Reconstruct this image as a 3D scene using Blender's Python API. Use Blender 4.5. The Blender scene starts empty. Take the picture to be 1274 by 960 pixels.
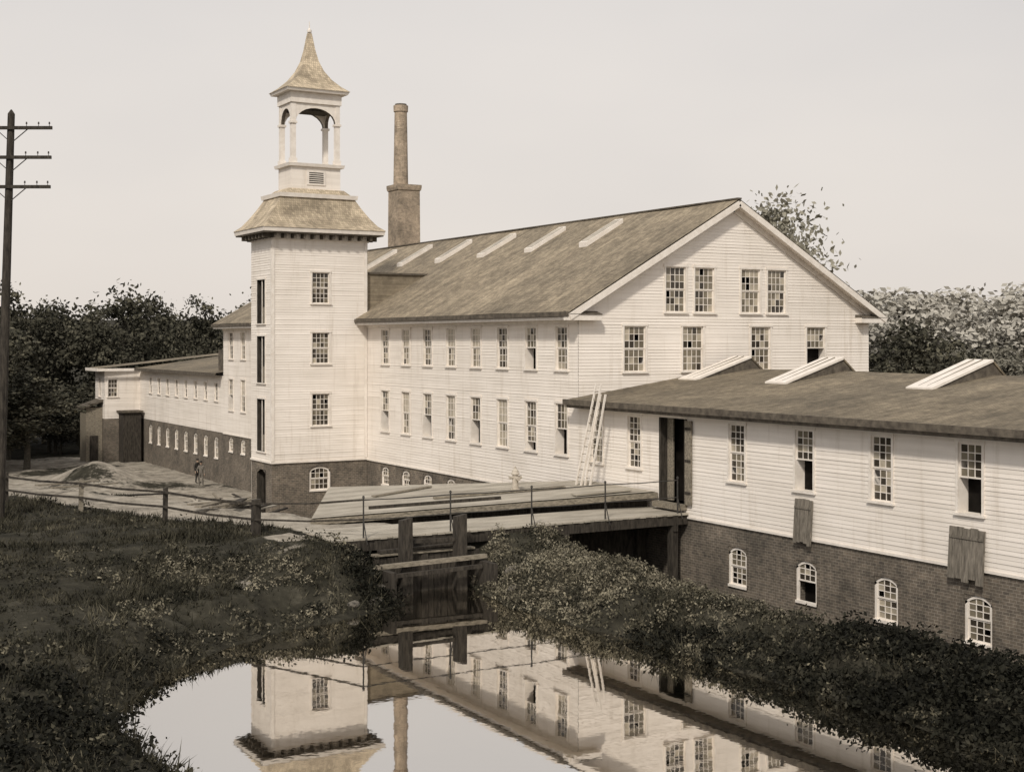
import bpy, math, random
import numpy as np
from mathutils import Vector, Matrix
random.seed(7); rng=np.random.default_rng(7)
scene=bpy.context.scene
scene.view_settings.view_transform='Standard'
scene.view_settings.look='None'
scene.view_settings.exposure=0

# ---------------------------------------------------------------- materials
def newmat(name):
    m=bpy.data.materials.new(name); m.use_nodes=True
    nt=m.node_tree; b=nt.nodes['Principled BSDF']
    return m,nt,b
def N(nt,t,**kw):
    n=nt.nodes.new(t)
    for k,v in kw.items(): setattr(n,k,v)
    return n
def ramp(nt,fac,stops):
    r=N(nt,'ShaderNodeValToRGB'); e=r.color_ramp.elements
    e[0].position=stops[0][0]; e[0].color=(*stops[0][1],1)
    e[1].position=stops[-1][0]; e[1].color=(*stops[-1][1],1)
    for p,c in stops[1:-1]:
        x=e.new(p); x.color=(*c,1)
    nt.links.new(fac,r.inputs[0]); return r.outputs[0]
def noise(nt,vec,scale,detail=3,rough=.6):
    n=N(nt,'ShaderNodeTexNoise'); n.inputs['Scale'].default_value=scale
    n.inputs['Detail'].default_value=detail; n.inputs['Roughness'].default_value=rough
    if vec is not None: nt.links.new(vec,n.inputs['Vector'])
    return n.outputs['Fac']
def objco(nt): return N(nt,'ShaderNodeTexCoord').outputs['Object']
def scaled(nt,vec,s):
    m=N(nt,'ShaderNodeMapping'); m.inputs['Scale'].default_value=s
    nt.links.new(vec,m.inputs['Vector']); return m.outputs[0]
def mixc(nt,fac,a,b,mode='MIX'):
    m=N(nt,'ShaderNodeMix',data_type='RGBA',blend_type=mode)
    for s,v in ((m.inputs[0],fac),(m.inputs[6],a),(m.inputs[7],b)):
        if isinstance(v,(int,float)): s.default_value=v
        elif isinstance(v,tuple): s.default_value=(*v,1)
        else: nt.links.new(v,s)
    return m.outputs[2]
def bump(nt,b,h,strength,dist):
    x=N(nt,'ShaderNodeBump'); x.inputs['Strength'].default_value=strength
    x.inputs['Distance'].default_value=dist
    nt.links.new(h,x.inputs['Height']); nt.links.new(x.outputs[0],b.inputs['Normal'])
def simple(name,c0,c1,scale=2,rough=.85,vs=(1,1,1),bmp=0,spec=.3):
    m,nt,b=newmat(name); co=scaled(nt,objco(nt),vs)
    f=noise(nt,co,scale)
    nt.links.new(ramp(nt,f,[(.3,c0),(.7,c1)]),b.inputs['Base Color'])
    b.inputs['Roughness'].default_value=rough
    b.inputs['Specular IOR Level'].default_value=spec
    if bmp: bump(nt,b,f,bmp,.05)
    return m

def paint_mat():
    m,nt,b=newmat('white_paint'); co=objco(nt)
    big=noise(nt,co,.25,4,.65)
    c=ramp(nt,big,[(.3,(.76,.70,.63)),(.6,(.86,.80,.735))])
    st=noise(nt,scaled(nt,co,(1.3,1.3,.12)),1.6,4,.7)
    c=mixc(nt,1.0,c,ramp(nt,st,[(.28,(.84,.82,.79)),(.46,(1,1,1))]),'MULTIPLY')
    bd=noise(nt,scaled(nt,co,(.25,.25,7.1)),1.0,2,.5)
    c=mixc(nt,1.0,c,ramp(nt,bd,[(.3,(.90,.895,.885)),(.6,(1,1,1))]),'MULTIPLY')
    fl=noise(nt,scaled(nt,co,(2,2,6)),3,3,.7)
    c=mixc(nt,ramp(nt,fl,[(.68,(0,0,0)),(.76,(.5,.5,.5))]),c,(.46,.41,.36))
    nt.links.new(c,b.inputs['Base Color']); b.inputs['Roughness'].default_value=.75
    b.inputs['Specular IOR Level'].default_value=.25
    return m
def brick_mat(name='brick',c1=(.155,.13,.108),c2=(.10,.086,.074),mo=(.24,.22,.19)):
    m,nt,b=newmat(name); co=objco(nt)
    s=N(nt,'ShaderNodeSeparateXYZ'); nt.links.new(co,s.inputs[0])
    a=N(nt,'ShaderNodeMath',operation='ADD'); nt.links.new(s.outputs[0],a.inputs[0]); nt.links.new(s.outputs[1],a.inputs[1])
    cb=N(nt,'ShaderNodeCombineXYZ'); nt.links.new(a.outputs[0],cb.inputs[0]); nt.links.new(s.outputs[2],cb.inputs[1])
    t=N(nt,'ShaderNodeTexBrick'); nt.links.new(cb.outputs[0],t.inputs['Vector'])
    t.inputs['Scale'].default_value=2.6; t.inputs['Brick Width'].default_value=.62
    t.inputs['Mortar Size'].default_value=.02
    t.inputs['Color1'].default_value=(*c1,1); t.inputs['Color2'].default_value=(*c2,1)
    t.inputs['Mortar'].default_value=(*mo,1)
    big=noise(nt,co,.6,5,.7)
    c=mixc(nt,1.0,t.outputs['Color'],ramp(nt,big,[(.3,(.5,.5,.48)),(.7,(1.35,1.32,1.25))]),'MULTIPLY')
    sm=noise(nt,co,4,3,.7)
    c=mixc(nt,1.0,c,ramp(nt,sm,[(.3,(.7,.7,.7)),(.7,(1.3,1.28,1.25))]),'MULTIPLY')
    nt.links.new(c,b.inputs['Base Color']); b.inputs['Roughness'].default_value=.95
    bump(nt,b,t.outputs['Fac'],-.5,.02)
    return m
def shingle_mat(name,vaxis,vmul,dark,light):
    m,nt,b=newmat(name); co=objco(nt)
    s=N(nt,'ShaderNodeSeparateXYZ'); nt.links.new(co,s.inputs[0])
    mu=N(nt,'ShaderNodeMath',operation='MULTIPLY'); nt.links.new(s.outputs[vaxis],mu.inputs[0]); mu.inputs[1].default_value=vmul
    cb=N(nt,'ShaderNodeCombineXYZ'); nt.links.new(s.outputs[1],cb.inputs[0]); nt.links.new(mu.outputs[0],cb.inputs[1])
    if name.startswith('tower'):
        a=N(nt,'ShaderNodeMath',operation='ADD'); nt.links.new(s.outputs[0],a.inputs[0]); nt.links.new(s.outputs[1],a.inputs[1])
        nt.links.new(a.outputs[0],cb.inputs[0])
    t=N(nt,'ShaderNodeTexBrick'); nt.links.new(cb.outputs[0],t.inputs['Vector'])
    t.inputs['Scale'].default_value=1.3; t.inputs['Brick Width'].default_value=.16; t.inputs['Row Height'].default_value=.22
    t.inputs['Mortar Size'].default_value=.012; t.inputs['Mortar Smooth'].default_value=.3
    t.inputs['Color1'].default_value=(*light,1); t.inputs['Color2'].default_value=tuple(x*.66 for x in light)+(1,)
    t.inputs['Mortar'].default_value=(*dark,1)
    big=noise(nt,co,.22,5,.7)
    c=mixc(nt,1.0,t.outputs['Color'],ramp(nt,big,[(.32,(.6,.58,.54)),(.68,(1.3,1.25,1.15))]),'MULTIPLY')
    st=noise(nt,scaled(nt,co,(.15,2.4,.15)),1,4,.7)
    c=mixc(nt,1.0,c,ramp(nt,st,[(.3,(.7,.69,.66)),(.6,(1.08,1.07,1.05))]),'MULTIPLY')
    pa=noise(nt,co,1.6,3,.7)
    c=mixc(nt,1.0,c,ramp(nt,pa,[(.35,(.74,.73,.71)),(.6,(1.1,1.1,1.08))]),'MULTIPLY')
    nt.links.new(c,b.inputs['Base Color']); b.inputs['Roughness'].default_value=.9
    bump(nt,b,t.outputs['Fac'],-.6,.03)
    return m
def glass_mat(name,col,rough=.12):
    m,nt,b=newmat(name); co=objco(nt)
    f=noise(nt,co,1.3,3)
    nt.links.new(ramp(nt,f,[(.35,tuple(x*.6 for x in col)),(.65,col)]),b.inputs['Base Color'])
    b.inputs['Roughness'].default_value=rough; b.inputs['Specular IOR Level'].default_value=.5
    g=noise(nt,co,3.0,2); bump(nt,b,g,.12,.02)
    return m
PAINT=paint_mat(); BRICK=brick_mat()
TRIM=simple('trim_paint',(.70,.64,.57),(.84,.785,.72),3,.7)
SH_MAIN=shingle_mat('main_shingles',2,2.0,(.11,.094,.075),(.35,.305,.245))
SH_LOW=shingle_mat('low_shingles',0,1.0,(.085,.073,.057),(.255,.22,.17))
SH_TOW=shingle_mat('tower_shingles',2,1.3,(.25,.215,.175),(.58,.51,.42))
DARKTRIM=simple('weathered_fascia',(.06,.05,.04),(.15,.128,.10),4,.85)
G_DARK=glass_mat('glass_dark',(.06,.05,.038)); G_MID=glass_mat('glass_grey',(.22,.19,.14)); G_PALE=glass_mat('glass_shade',(.52,.46,.36),.35)
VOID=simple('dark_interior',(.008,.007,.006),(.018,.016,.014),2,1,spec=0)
WOOD=simple('weathered_wood',(.12,.105,.08),(.32,.28,.22),5,.9,(1,3,3),.3)
PLANK=simple('deck_planks',(.30,.27,.22),(.48,.44,.37),1.2,.9,(.5,1.2,1),.1)
DWOOD=simple('dark_wood',(.018,.015,.012),(.07,.06,.048),4,.9,(3,3,.6),.4)
IRON=simple('iron',(.03,.028,.025),(.06,.055,.05),9,.6)
CHB=brick_mat('chimney_brick',(.36,.29,.23),(.27,.22,.17),(.44,.38,.31))
HWOOD=simple('hatch_boards',(.09,.08,.065),(.26,.23,.19),3,.9,(1,5,.8),.3)
MATS=[PAINT,BRICK,TRIM,SH_MAIN,SH_LOW,SH_TOW,DARKTRIM,G_DARK,G_MID,G_PALE,VOID,WOOD,PLANK,DWOOD,IRON,CHB,HWOOD]
pt,bk,tr,sm_,sl,stw,dt,gd,gm,gp,vo,wd,pk,dw,ir,cbk,hw=range(17)

# ---------------------------------------------------------------- mesh helper
class MB:
    def __init__(s): s.v=[];s.f=[];s.m=[]
    def poly(s,pts,m):
        i=len(s.v); s.v+= [tuple(p) for p in pts]; s.f.append(tuple(range(i,i+len(pts)))); s.m.append(m)
    def hexa(s,c,m):
        i=len(s.v); s.v+=[tuple(p) for p in c]
        for f in ((0,3,2,1),(4,5,6,7),(0,1,5,4),(1,2,6,5),(2,3,7,6),(3,0,4,7)):
            s.f.append(tuple(i+k for k in f)); s.m.append(m)
    def box(s,x0,x1,y0,y1,z0,z1,m):
        s.hexa([(x0,y0,z0),(x1,y0,z0),(x1,y1,z0),(x0,y1,z0),(x0,y0,z1),(x1,y0,z1),(x1,y1,z1),(x0,y1,z1)],m)
    def beam(s,p,q,w,h,m,up=(0,0,1)):
        p=Vector(p);q=Vector(q);d=(q-p).normalized();u=Vector(up)
        if abs(d.dot(u))>.95:u=Vector((1,0,0))
        r=d.cross(u).normalized();u=r.cross(d).normalized();a=r*w/2;b=u*h/2
        s.hexa([p-a-b,p+a-b,p+a+b,p-a+b,q-a-b,q+a-b,q+a+b,q-a+b],m)
    def cyl(s,p,q,r0,r1,n,m,cap=True):
        p=Vector(p);q=Vector(q);d=(q-p).normalized();u=Vector((0,0,1))
        if abs(d.dot(u))>.95:u=Vector((1,0,0))
        a=d.cross(u).normalized();b=a.cross(d);i=len(s.v)
        for c,r in((p,r0),(q,r1)):
            for k in range(n):
                t=2*math.pi*k/n; s.v.append(tuple(c+a*r*math.cos(t)+b*r*math.sin(t)))
        for k in range(n):
            s.f.append((i+k,i+(k+1)%n,i+n+(k+1)%n,i+n+k));s.m.append(m)
        if cap:
            s.f.append(tuple(i+n+k for k in range(n)));s.m.append(m)
            s.f.append(tuple(i+k for k in reversed(range(n))));s.m.append(m)
    def loops(s,L,m,cap=True):
        i=len(s.v)
        for cx,cy,hx,hy,z in L: s.v+=[(cx-hx,cy-hy,z),(cx+hx,cy-hy,z),(cx+hx,cy+hy,z),(cx-hx,cy+hy,z)]
        for j in range(len(L)-1):
            for k in range(4):
                a=i+4*j+k;b=i+4*j+(k+1)%4; s.f.append((a,b,b+4,a+4)); s.m.append(m)
        if cap:
            s.f.append((i+3,i+2,i+1,i)); s.m.append(m)
            e=i+4*(len(L)-1); s.f.append((e,e+1,e+2,e+3)); s.m.append(m)
    def obj(s,name,parent=None,mats=None,smooth=False):
        me=bpy.data.meshes.new(name); me.from_pydata(s.v,[],s.f)
        for mt in (mats or MATS): me.materials.append(mt)
        me.polygons.foreach_set('material_index',s.m)
        if smooth: me.polygons.foreach_set('use_smooth',[True]*len(s.f))
        o=bpy.data.objects.new(name,me); scene.collection.objects.link(o)
        if parent: o.parent=parent
        return o
def empty(name,loc=(0,0,0)):
    e=bpy.data.objects.new(name,None); e.location=loc; scene.collection.objects.link(e); return e

def clip(poly,planes):
    for a,b,c in planes:
        out=[]
        for i in range(len(poly)):
            p=poly[i];q=poly[(i+1)%len(poly)]
            dp=a*p[0]+b*p[1]-c; dq=a*q[0]+b*q[1]-c
            if dp<=0: out.append(p)
            if (dp<0<dq) or (dq<0<dp):
                t=dp/(dp-dq); out.append((p[0]+t*(q[0]-p[0]),p[1]+t*(q[1]-p[1])))
        poly=out
        if len(poly)<3: return []
    return poly

class Wall:
    def __init__(s,mb,O,U,Nn): s.mb=mb;s.O=O;s.U=U;s.N=Nn
    def P(s,u,z,o=0): return (s.O[0]+s.U[0]*u+s.N[0]*o, s.O[1]+s.U[1]*u+s.N[1]*o, z)
    def wbox(s,u0,u1,z0,z1,o0,o1,m):
        P=s.P
        s.mb.hexa([P(u0,z0,o0),P(u1,z0,o0),P(u1,z0,o1),P(u0,z0,o1),P(u0,z1,o0),P(u1,z1,o0),P(u1,z1,o1),P(u0,z1,o1)],m)
    def fill(s,u0,u1,z0,z1,ops,m,clap=True,planes=(),base=0.0,lip=.017,pitch=.135):
        zs={z0,z1}
        if clap:
            k=0
            while z0+k*pitch<z1: zs.add(round(z0+k*pitch,5)); k+=1
        for o in ops:
            for z in (o[2],o[3]):
                if z0<z<z1: zs.add(z)
        zs=sorted(zs); lips={}
        for za,zb in zip(zs,zs[1:]):
            if zb-za<1e-4: continue
            mid=(za+zb)/2; k=math.floor((mid-z0)/pitch); zk=z0+k*pitch
            if k not in lips: lips[k]=lip*random.uniform(.6,1.35)
            lp=lips[k]
            iv=[(u0,u1)]
            for o in ops:
                if o[2]<mid<o[3]:
                    a=o[0]-o[1]/2;b=o[0]+o[1]/2; nv=[]
                    for p,q in iv:
                        if b<=p or a>=q: nv.append((p,q));continue
                        if a>p: nv.append((p,a))
                        if b<q: nv.append((b,q))
                    iv=nv
            for p,q in iv:
                pl=clip([(p,za),(q,za),(q,zb),(p,zb)],planes)
                if not pl: continue
                off=(lambda z: base+lp*(1-(z-zk)/pitch)) if clap else (lambda z:base)
                s.mb.poly([s.P(u,z,off(z)) for u,z in pl],m)
                if clap and abs(za-zk)<1e-4:
                    us=[u for u,z in pl if abs(z-za)<1e-6]
                    if len(us)>=2: s.mb.poly([s.P(min(us),za,base),s.P(max(us),za,base),s.P(max(us),za,base+lp),s.P(min(us),za,base+lp)],m)
    def window(s,u,w,z0,z1,cols=3,rows=3,kind='closed',arch=False,case=.09,pale=.3):
        a=u-w/2;b=u+w/2
        P=s.P
        for q in ([P(a,z0,-.4),P(a,z0,.03),P(a,z1,.03),P(a,z1,-.4)],[P(b,z0,-.4),P(b,z0,.03),P(b,z1,.03),P(b,z1,-.4)],
                  [P(a,z0,-.4),P(b,z0,-.4),P(b,z0,.03),P(a,z0,.03)],[P(a,z1,-.4),P(b,z1,-.4),P(b,z1,.03),P(a,z1,.03)]):
            s.mb.poly(q,(tr if not arch else bk) if kind!='void' else dw)
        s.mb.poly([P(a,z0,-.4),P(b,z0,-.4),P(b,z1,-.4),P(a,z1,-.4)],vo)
        if not arch:
            s.wbox(a-case,a-.003,z0,z1,0,.045,tr); s.wbox(b+.003,b+case,z0,z1,0,.045,tr)
            s.wbox(a-case-.03,b+case+.03,z1+.002,z1+case+.02,0,.06,tr)
            s.wbox(a-case-.04,b+case+.04,z0-.07,z0-.002,0,.10,tr)
            ztop=z1
        else:
            n=8; rise=.22; pr=None
            for i in range(n+1):
                t=-1+2*i/n; uu=u+t*w/2; zz=z1-rise*(t*t)
                if pr:
                    s.mb.poly([P(pr[0],pr[1],.004),P(uu,zz,.004),P(uu,z1,.004),P(pr[0],z1,.004)],bk)
                    if kind!='void': s.wboxq(pr,(uu,zz),.09,-.1,-.02,tr)
                pr=(uu,zz)
            if kind!='void':
                s.wbox(a,a+.09,z0,z1-.2,-.1,-.02,tr); s.wbox(b-.09,b,z0,z1-.2,-.1,-.02,tr)
                s.wbox(a,b,z0,z0+.09,-.1,.05,tr); a+=.09;b-=.09; z0+=.09; ztop=z1-.03
        if kind=='void': return
        zm=(z0+ztop)/2
        sash=[(zm,ztop,-.07)]
        if kind=='partopen': sash.append((z0+.35*(zm-z0),zm,-.10))
        elif kind!='open': sash.append((z0,zm,-.10))
        for q0,q1,o in sash:
            fw=.05
            s.wbox(a,a+fw,q0,q1,o,o+.035,tr);s.wbox(b-fw,b,q0,q1,o,o+.035,tr)
            s.wbox(a+fw,b-fw,q0,q0+fw,o,o+.035,tr);s.wbox(a+fw,b-fw,q1-fw,q1,o,o+.035,tr)
            ga,gb,h0,h1=a+fw,b-fw,q0+fw,q1-fw
            for c in range(1,cols): 
                x=ga+(gb-ga)*c/cols; s.wbox(x-.013,x+.013,h0,h1,o+.004,o+.028,tr)
            for r in range(1,rows):
                z=h0+(h1-h0)*r/rows; s.wbox(ga,gb,z-.013,z+.013,o+.005,o+.026,tr)
            for c in range(cols):
                for r in range(rows):
                    x0=ga+(gb-ga)*c/cols;x1=ga+(gb-ga)*(c+1)/cols;y0=h0+(h1-h0)*r/rows;y1=h0+(h1-h0)*(r+1)/rows
                    if kind=='shade' and o>-.08: m=gp
                    else:
                        t=random.random(); m=gp if t<pale*.35 else gm if t<pale+.15 else gd
                        if random.random()<.04: continue
                    j=lambda: random.uniform(-.006,.006)
                    s.mb.poly([P(x0,y0,o+.012+j()),P(x1,y0,o+.012+j()),P(x1,y1,o+.012+j()),P(x0,y1,o+.012+j())],m)
    def wboxq(s,p,q,h,o0,o1,m):
        P=s.P
        s.mb.hexa([P(p[0],p[1]-h,o0),P(q[0],q[1]-h,o0),P(q[0],q[1]-h,o1),P(p[0],p[1]-h,o1),P(p[0],p[1]-.004,o0),P(q[0],q[1]-.004,o0),P(q[0],q[1]-.004,o1),P(p[0],p[1]-.004,o1)],m)

# ---------------------------------------------------------------- MILL BUILDING
GY=48.5; FY=95.4; WT=1.65; K=.57; WID=16.7; BE=121.2
mill=empty('mill_building')
mb=MB(); F=Wall(mb,(0,0),(0,1),(-1,0))
ops=[];ws=[]
kinds={38.1:'closed',34.6:'open',31.1:'closed',27.6:'open',24.1:'closed',20.6:'open',17.1:'closed',13.6:'closed',10.1:'closed',44.4:'closed',47.1:'closed'}
for y,k in kinds.items(): ops.append((y,.86,3.21,5.26)); ws.append((y,.86,3.21,5.26,k))
door=(41.85,1.45,2.1,5.3); ops.append(door)
F.fill(6,GY,WT,5.62,ops,pt)
for y,w,a,b,k in ws: F.window(y,w,a,b,3,4,k,pale=.35)
bops=[(y,1.02,-.56,.88) for y in (38.05,34.5,30.9,27.3,23.7,20.1,16.5)]
F.fill(6,GY,-3,WT,bops,bk,False,base=-.012)
for o in bops: F.window(o[0],o[1],o[2],o[3],3,3,'open' if abs(o[0]-34.5)<.1 else 'closed',arch=True,pale=.6)
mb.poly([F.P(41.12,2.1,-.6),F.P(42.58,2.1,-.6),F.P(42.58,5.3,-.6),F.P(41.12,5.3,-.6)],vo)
for u in (41.125,42.575): mb.poly([F.P(u,2.1,-.6),F.P(u,2.1,.03),F.P(u,5.3,.03),F.P(u,5.3,-.6)],dw)
F.wbox(41.0,41.12,2.1,5.3,0,.06,dw);F.wbox(42.58,42.7,2.1,5.3,0,.06,dw);F.wbox(41.0,42.7,5.302,5.42,0,.06,tr)
F.wbox(40.62,41.0,2.1,5.25,.07,.12,wd)
for z in (2.5,3.7,4.9): F.wbox(40.64,40.97,z,z+.1,.123,.14,dw)
F.wbox(42.2,42.56,2.12,5.28,-.3,-.24,wd)
F.wbox(41.0,42.7,1.9,2.1,0,.4,wd)
F.wbox(6,GY,WT-.06,WT+.02,.026,.06,tr)
ops=[];ws=[]
ys=[49.8+2.57*i for i in range(8)]+[75.7+2.57*i for i in range(8)]
for i,y in enumerate(ys):
    ops+= [(y,.92,6.98,8.85),(y,.92,3.34,5.54)]
    ws.append((y,6.98,8.85,['closed','open','closed','shade','shade','closed','shade','closed'][i%8],.5))
    ws.append((y,3.34,5.54,['open','partopen','shade','open','shade','open','shade','open'][i%8],.6))
F.fill(GY,FY,WT,9.75,ops,pt)
for y,a,b,k,p in ws: F.window(y,.92,a,b,3,3,k,pale=p)
bops=[(y,1.0,.35,1.4) for y in ys]
F.fill(GY,FY,-3,WT,bops,bk,False,base=-.012)
for o in bops: F.window(o[0],o[1],o[2],o[3],3,2,'closed',arch=True,pale=.6)
F.wbox(GY,FY,WT-.06,WT+.02,.026,.06,tr)
y=97;fw=[]
while y<117: fw.append(y); y+=2.5
ops=[(y,.75,3.9,5.2) for y in fw]
F.fill(FY,118,WT,5.75,ops,pt)
for o in ops: F.window(o[0],o[1],o[2],o[3],2,2,'closed',pale=.3)
bops=[(y,1.0,-.35,1.25) for y in fw]
F.fill(FY,118,-3,WT,bops,bk,False,base=-.012)
for o in bops: F.window(o[0],o[1],o[2],o[3],3,2,'closed',arch=True,pale=.7)
G=Wall(mb,(0,GY),(1,0),(0,-1))
gw=[(5.1,1.08,9.5,11.5),(6.7,1.08,9.5,11.5),(9.35,1.08,9.5,11.5),(10.9,1.08,9.5,11.5)]
g2=[(2.9,1.12,6.9,8.88),(6.05,1.12,6.9,8.88),(9.95,1.12,6.9,8.88),(13.3,1.12,6.9,8.88)]
pl=[(-K,1,9.72),(K,1,9.72+K*WID)]
G.fill(0,WID,WT,14.6,gw+g2,pt,planes=pl)
for i,o in enumerate(gw): G.window(*o,cols=4,rows=3,kind='closed',pale=[.4,.6,.95,.6][i])
for i,o in enumerate(g2): G.window(*o,cols=4,rows=3,kind=['closed','closed','closed','open'][i],pale=.65)
G2=Wall(mb,(0,FY),(1,0),(0,1)); G2.fill(0,WID,5.0,14.6,[],pt,False,planes=pl)
R=Wall(mb,(WID,0),(0,1),(1,0)); R.fill(GY,FY,-3,9.7,[],pt,False)
R.fill(6,GY-.01,-3,5.6,[],pt,False); R.fill(FY+.01,BE,-3,5.6,[],pt,False)
E=Wall(mb,(0,6),(1,0),(0,-1)); E.fill(0,WID,-3,5.6,[],pt,False)
E2=Wall(mb,(-3,BE),(1,0),(0,1)); E2.fill(0,WID+3,-3,5.6,[],pt,False)
Bk=Wall(mb,(-3,118),(1,0),(0,-1))
Bk.fill(0,3,WT,5.75,[(.7,.8,3.5,5.0)],pt); Bk.window(.7,.8,3.5,5.0,3,2,'closed')
Bk.fill(0,3,-3,WT,[],bk,False)
Bl=Wall(mb,(-3,118),(0,1),(-1,0)); o=[(1.6,.8,3.5,5)]
Bl.fill(0,3.2,WT,5.75,o,pt)
for q in o: Bl.window(*q,cols=3,rows=2)
Bl.fill(0,3.2,-3,WT,[],bk,False)
mb.box(-1.8,-.3,116.4,117.95,-3,2.2,dw); mb.box(-2.0,-.15,116.2,117.97,2.2,2.35,dt)
mb.box(-4.4,-3.03,118.6,120.8,-3,2.6,wd); mb.box(-4.1,-3.4,118.55,118.59,-2.4,.2,dw)
mb.hexa([(-4.7,118.3,2.5),(-3.02,118.3,3.1),(-3.02,121,3.1),(-4.7,121,2.5),(-4.7,118.3,2.65),(-3.02,118.3,3.25),(-3.02,121,3.25),(-4.7,121,2.65)],dt)
walls=mb.obj('walls_and_windows',mill)
rb=MB()
def slab(y0,y1,x0,z0,x1,z1,th,m):
    rb.hexa([(x0,y0,z0-th),(x1,y0,z1-th),(x1,y1,z1-th),(x0,y1,z0-th),(x0,y0,z0),(x1,y0,z1),(x1,y1,z1),(x0,y1,z0)],m)
zt=lambda x:9.87+K*x
xr_=WID/2; rz=zt(xr_)
ny=26
def roofgrid(y0,y1,pts,m,nx=10,amp=.03):
    Y=np.linspace(y0,y1,ny+1)
    prof=[]
    for (xa,za),(xb,zb) in zip(pts,pts[1:]):
        for t in np.linspace(0,1,nx,endpoint=False): prof.append((xa+(xb-xa)*t,za+(zb-za)*t))
    prof.append(pts[-1]); i=len(rb.v)
    for yy in Y:
        for k,(x,z) in enumerate(prof):
            rb.v.append((x,yy,z+amp*(math.sin(yy*.37+x*.5)+math.sin(yy*.83-x*.9))*.5*(0 if yy in(Y[0],Y[-1]) else 1)))
    n=len(prof)
    for a in range(ny):
        for k in range(n-1):
            q=i+a*n+k; rb.f.append((q,q+n,q+n+1,q+1)); rb.m.append(m)
roofgrid(GY-.45,FY+.4,[(-.72,zt(-.72)),(xr_,rz),(WID+.72,zt(-.72))],sm_)
slab(GY-.44,FY+.39,-.70,zt(-.70)-.05,xr_,rz-.05,.14,dt); slab(GY-.44,FY+.39,xr_,rz-.05,WID+.70,zt(-.70)-.05,.14,dt)
rb.box(-.80,-.70,GY-.45,FY+.4,zt(-.72)-.2,zt(-.72)+.0,dt)
rb.box(-.69,-.028,GY-.4,FY+.3,9.12,9.24,tr)
rb.box(-.64,-.60,GY-.4,FY+.3,9.245,9.42,tr)
rb.box(-.08,-.03,GY,FY,8.98,9.115,tr)
rb.box(WID+.03,WID+.69,GY-.4,FY+.3,9.12,9.24,tr)
for sx in (0,1):
    a=(-.72,GY-.47,zt(-.72)-.22) ; b=(xr_,GY-.47,rz-.22)
    if sx: a=(WID+.72,)+a[1:]
    rb.beam(a,b,.06,.26,tr,up=(0,0,1))
    a2=(a[0],GY-.22,zt(-.72)-.28);b2=(xr_,GY-.22,rz-.28); rb.beam(a2,b2,.42,.05,tr)
    a3=(0.0 if not sx else WID,GY-.05,9.6-.12);b3=(xr_,GY-.05,rz-.45); rb.beam(a3,b3,.05,.24,tr)
for x0,x1 in ((-.76,.9),(WID-.9,WID+.76)):
    rb.box(x0,x1,GY-.46,GY-.03,9.10,9.34,tr); rb.hexa([(x0,GY-.5,9.345),(x1,GY-.5,9.345),(x1,GY-.03,9.345),(x0,GY-.03,9.345),(x0,GY-.5,9.37),(x1,GY-.5,9.37),(x1,GY-.03,9.5),(x0,GY-.03,9.5)],dt)
rb.box(xr_-.12,xr_+.12,GY-.45,FY+.4,rz-.02,rz+.05,dt)
for y in (56.2,61.5,66.7,71.9,77.1,82.3,87.5):
    x0,x1=5.25,7.4
    za,zb=zt(x0)+.02,zt(x1)+.02
    rb.hexa([(x0,y-.36,za-.1),(x1,y-.36,zb-.1),(x1,y+.36,zb-.1),(x0,y+.36,za-.1),(x0,y-.36,za+.2),(x1,y-.36,zb+.2),(x1,y+.36,zb+.2),(x0,y+.36,za+.2)],tr)
    rb.poly([(x0+.1,y-.27,zt(x0+.1)+.235),(x1-.1,y-.27,zt(x1-.1)+.235),(x1-.1,y+.27,zt(x1-.1)+.235),(x0+.1,y+.27,zt(x0+.1)+.235)],gp)
zl=lambda x:5.78+.142*(x+.62)
roofgrid(6-.4,GY-.03,[(-.62,zl(-.62)),(8.0,zl(8)),(WID+.5,5.7)],sl,amp=.02)
slab(6-.38,GY-.04,-.60,zl(-.6)-.03,8,zl(8)-.03,.12,dt); slab(6-.38,GY-.04,8,zl(8)-.03,WID+.48,5.67,.12,dt)
rb.box(-.70,-.60,6-.4,GY+.15,5.56,5.79,dt); rb.box(-.62,-.60,6-.4,GY-.04,5.46,5.555,dt)
rb.box(-.59,-.03,6-.3,GY-.04,5.44,5.50,dt)
rb.box(-.07,-.03,6,GY-.04,5.36,5.435,tr)
for y in (47.3,41.6,34.1,26.8,19.5):
    w=.6;A=(4.9,zl(4.9)-.05);B=(7.9,7.48);C=(8.9,zl(7.0)-.05)
    for s in(-1,1): rb.poly([(A[0],y+s*(w-.05),A[1]),(C[0],y+s*(w-.05),C[1]-.15),(B[0],y+s*(w-.05),B[1])],dt)
    rb.hexa([(A[0]-.1,y-w,A[1]),(B[0],y-w,B[1]),(B[0],y+w,B[1]),(A[0]-.1,y+w,A[1]),(A[0]-.1,y-w,A[1]+.09),(B[0],y-w,B[1]+.09),(B[0],y+w,B[1]+.09),(A[0]-.1,y+w,A[1]+.09)],tr)
    for t in(-.2,.2): rb.beam((A[0]+.1,y+t,A[1]+.14),(B[0]-.1,y+t,B[1]+.08),.03,.03,gm)
    rb.hexa([(B[0],y-w,B[1]-.02),(C[0],y-w,C[1]-.2),(C[0],y+w,C[1]-.2),(B[0],y+w,B[1]-.02),(B[0],y-w,B[1]+.06),(C[0],y-w,C[1]-.1),(C[0],y+w,C[1]-.1),(B[0],y+w,B[1]+.06)],sl)
roofgrid(FY+.02,117.35,[(-.6,5.95),(8,7.1),(WID+.4,5.8)],sl,amp=.02)
rb.box(-.66,-.58,FY+.02,117.3,5.72,5.96,dt)
roofgrid(117.4,BE+.4,[(-3.7,5.93),(8,7.15),(WID+.4,5.85)],sl,amp=.02)
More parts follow.
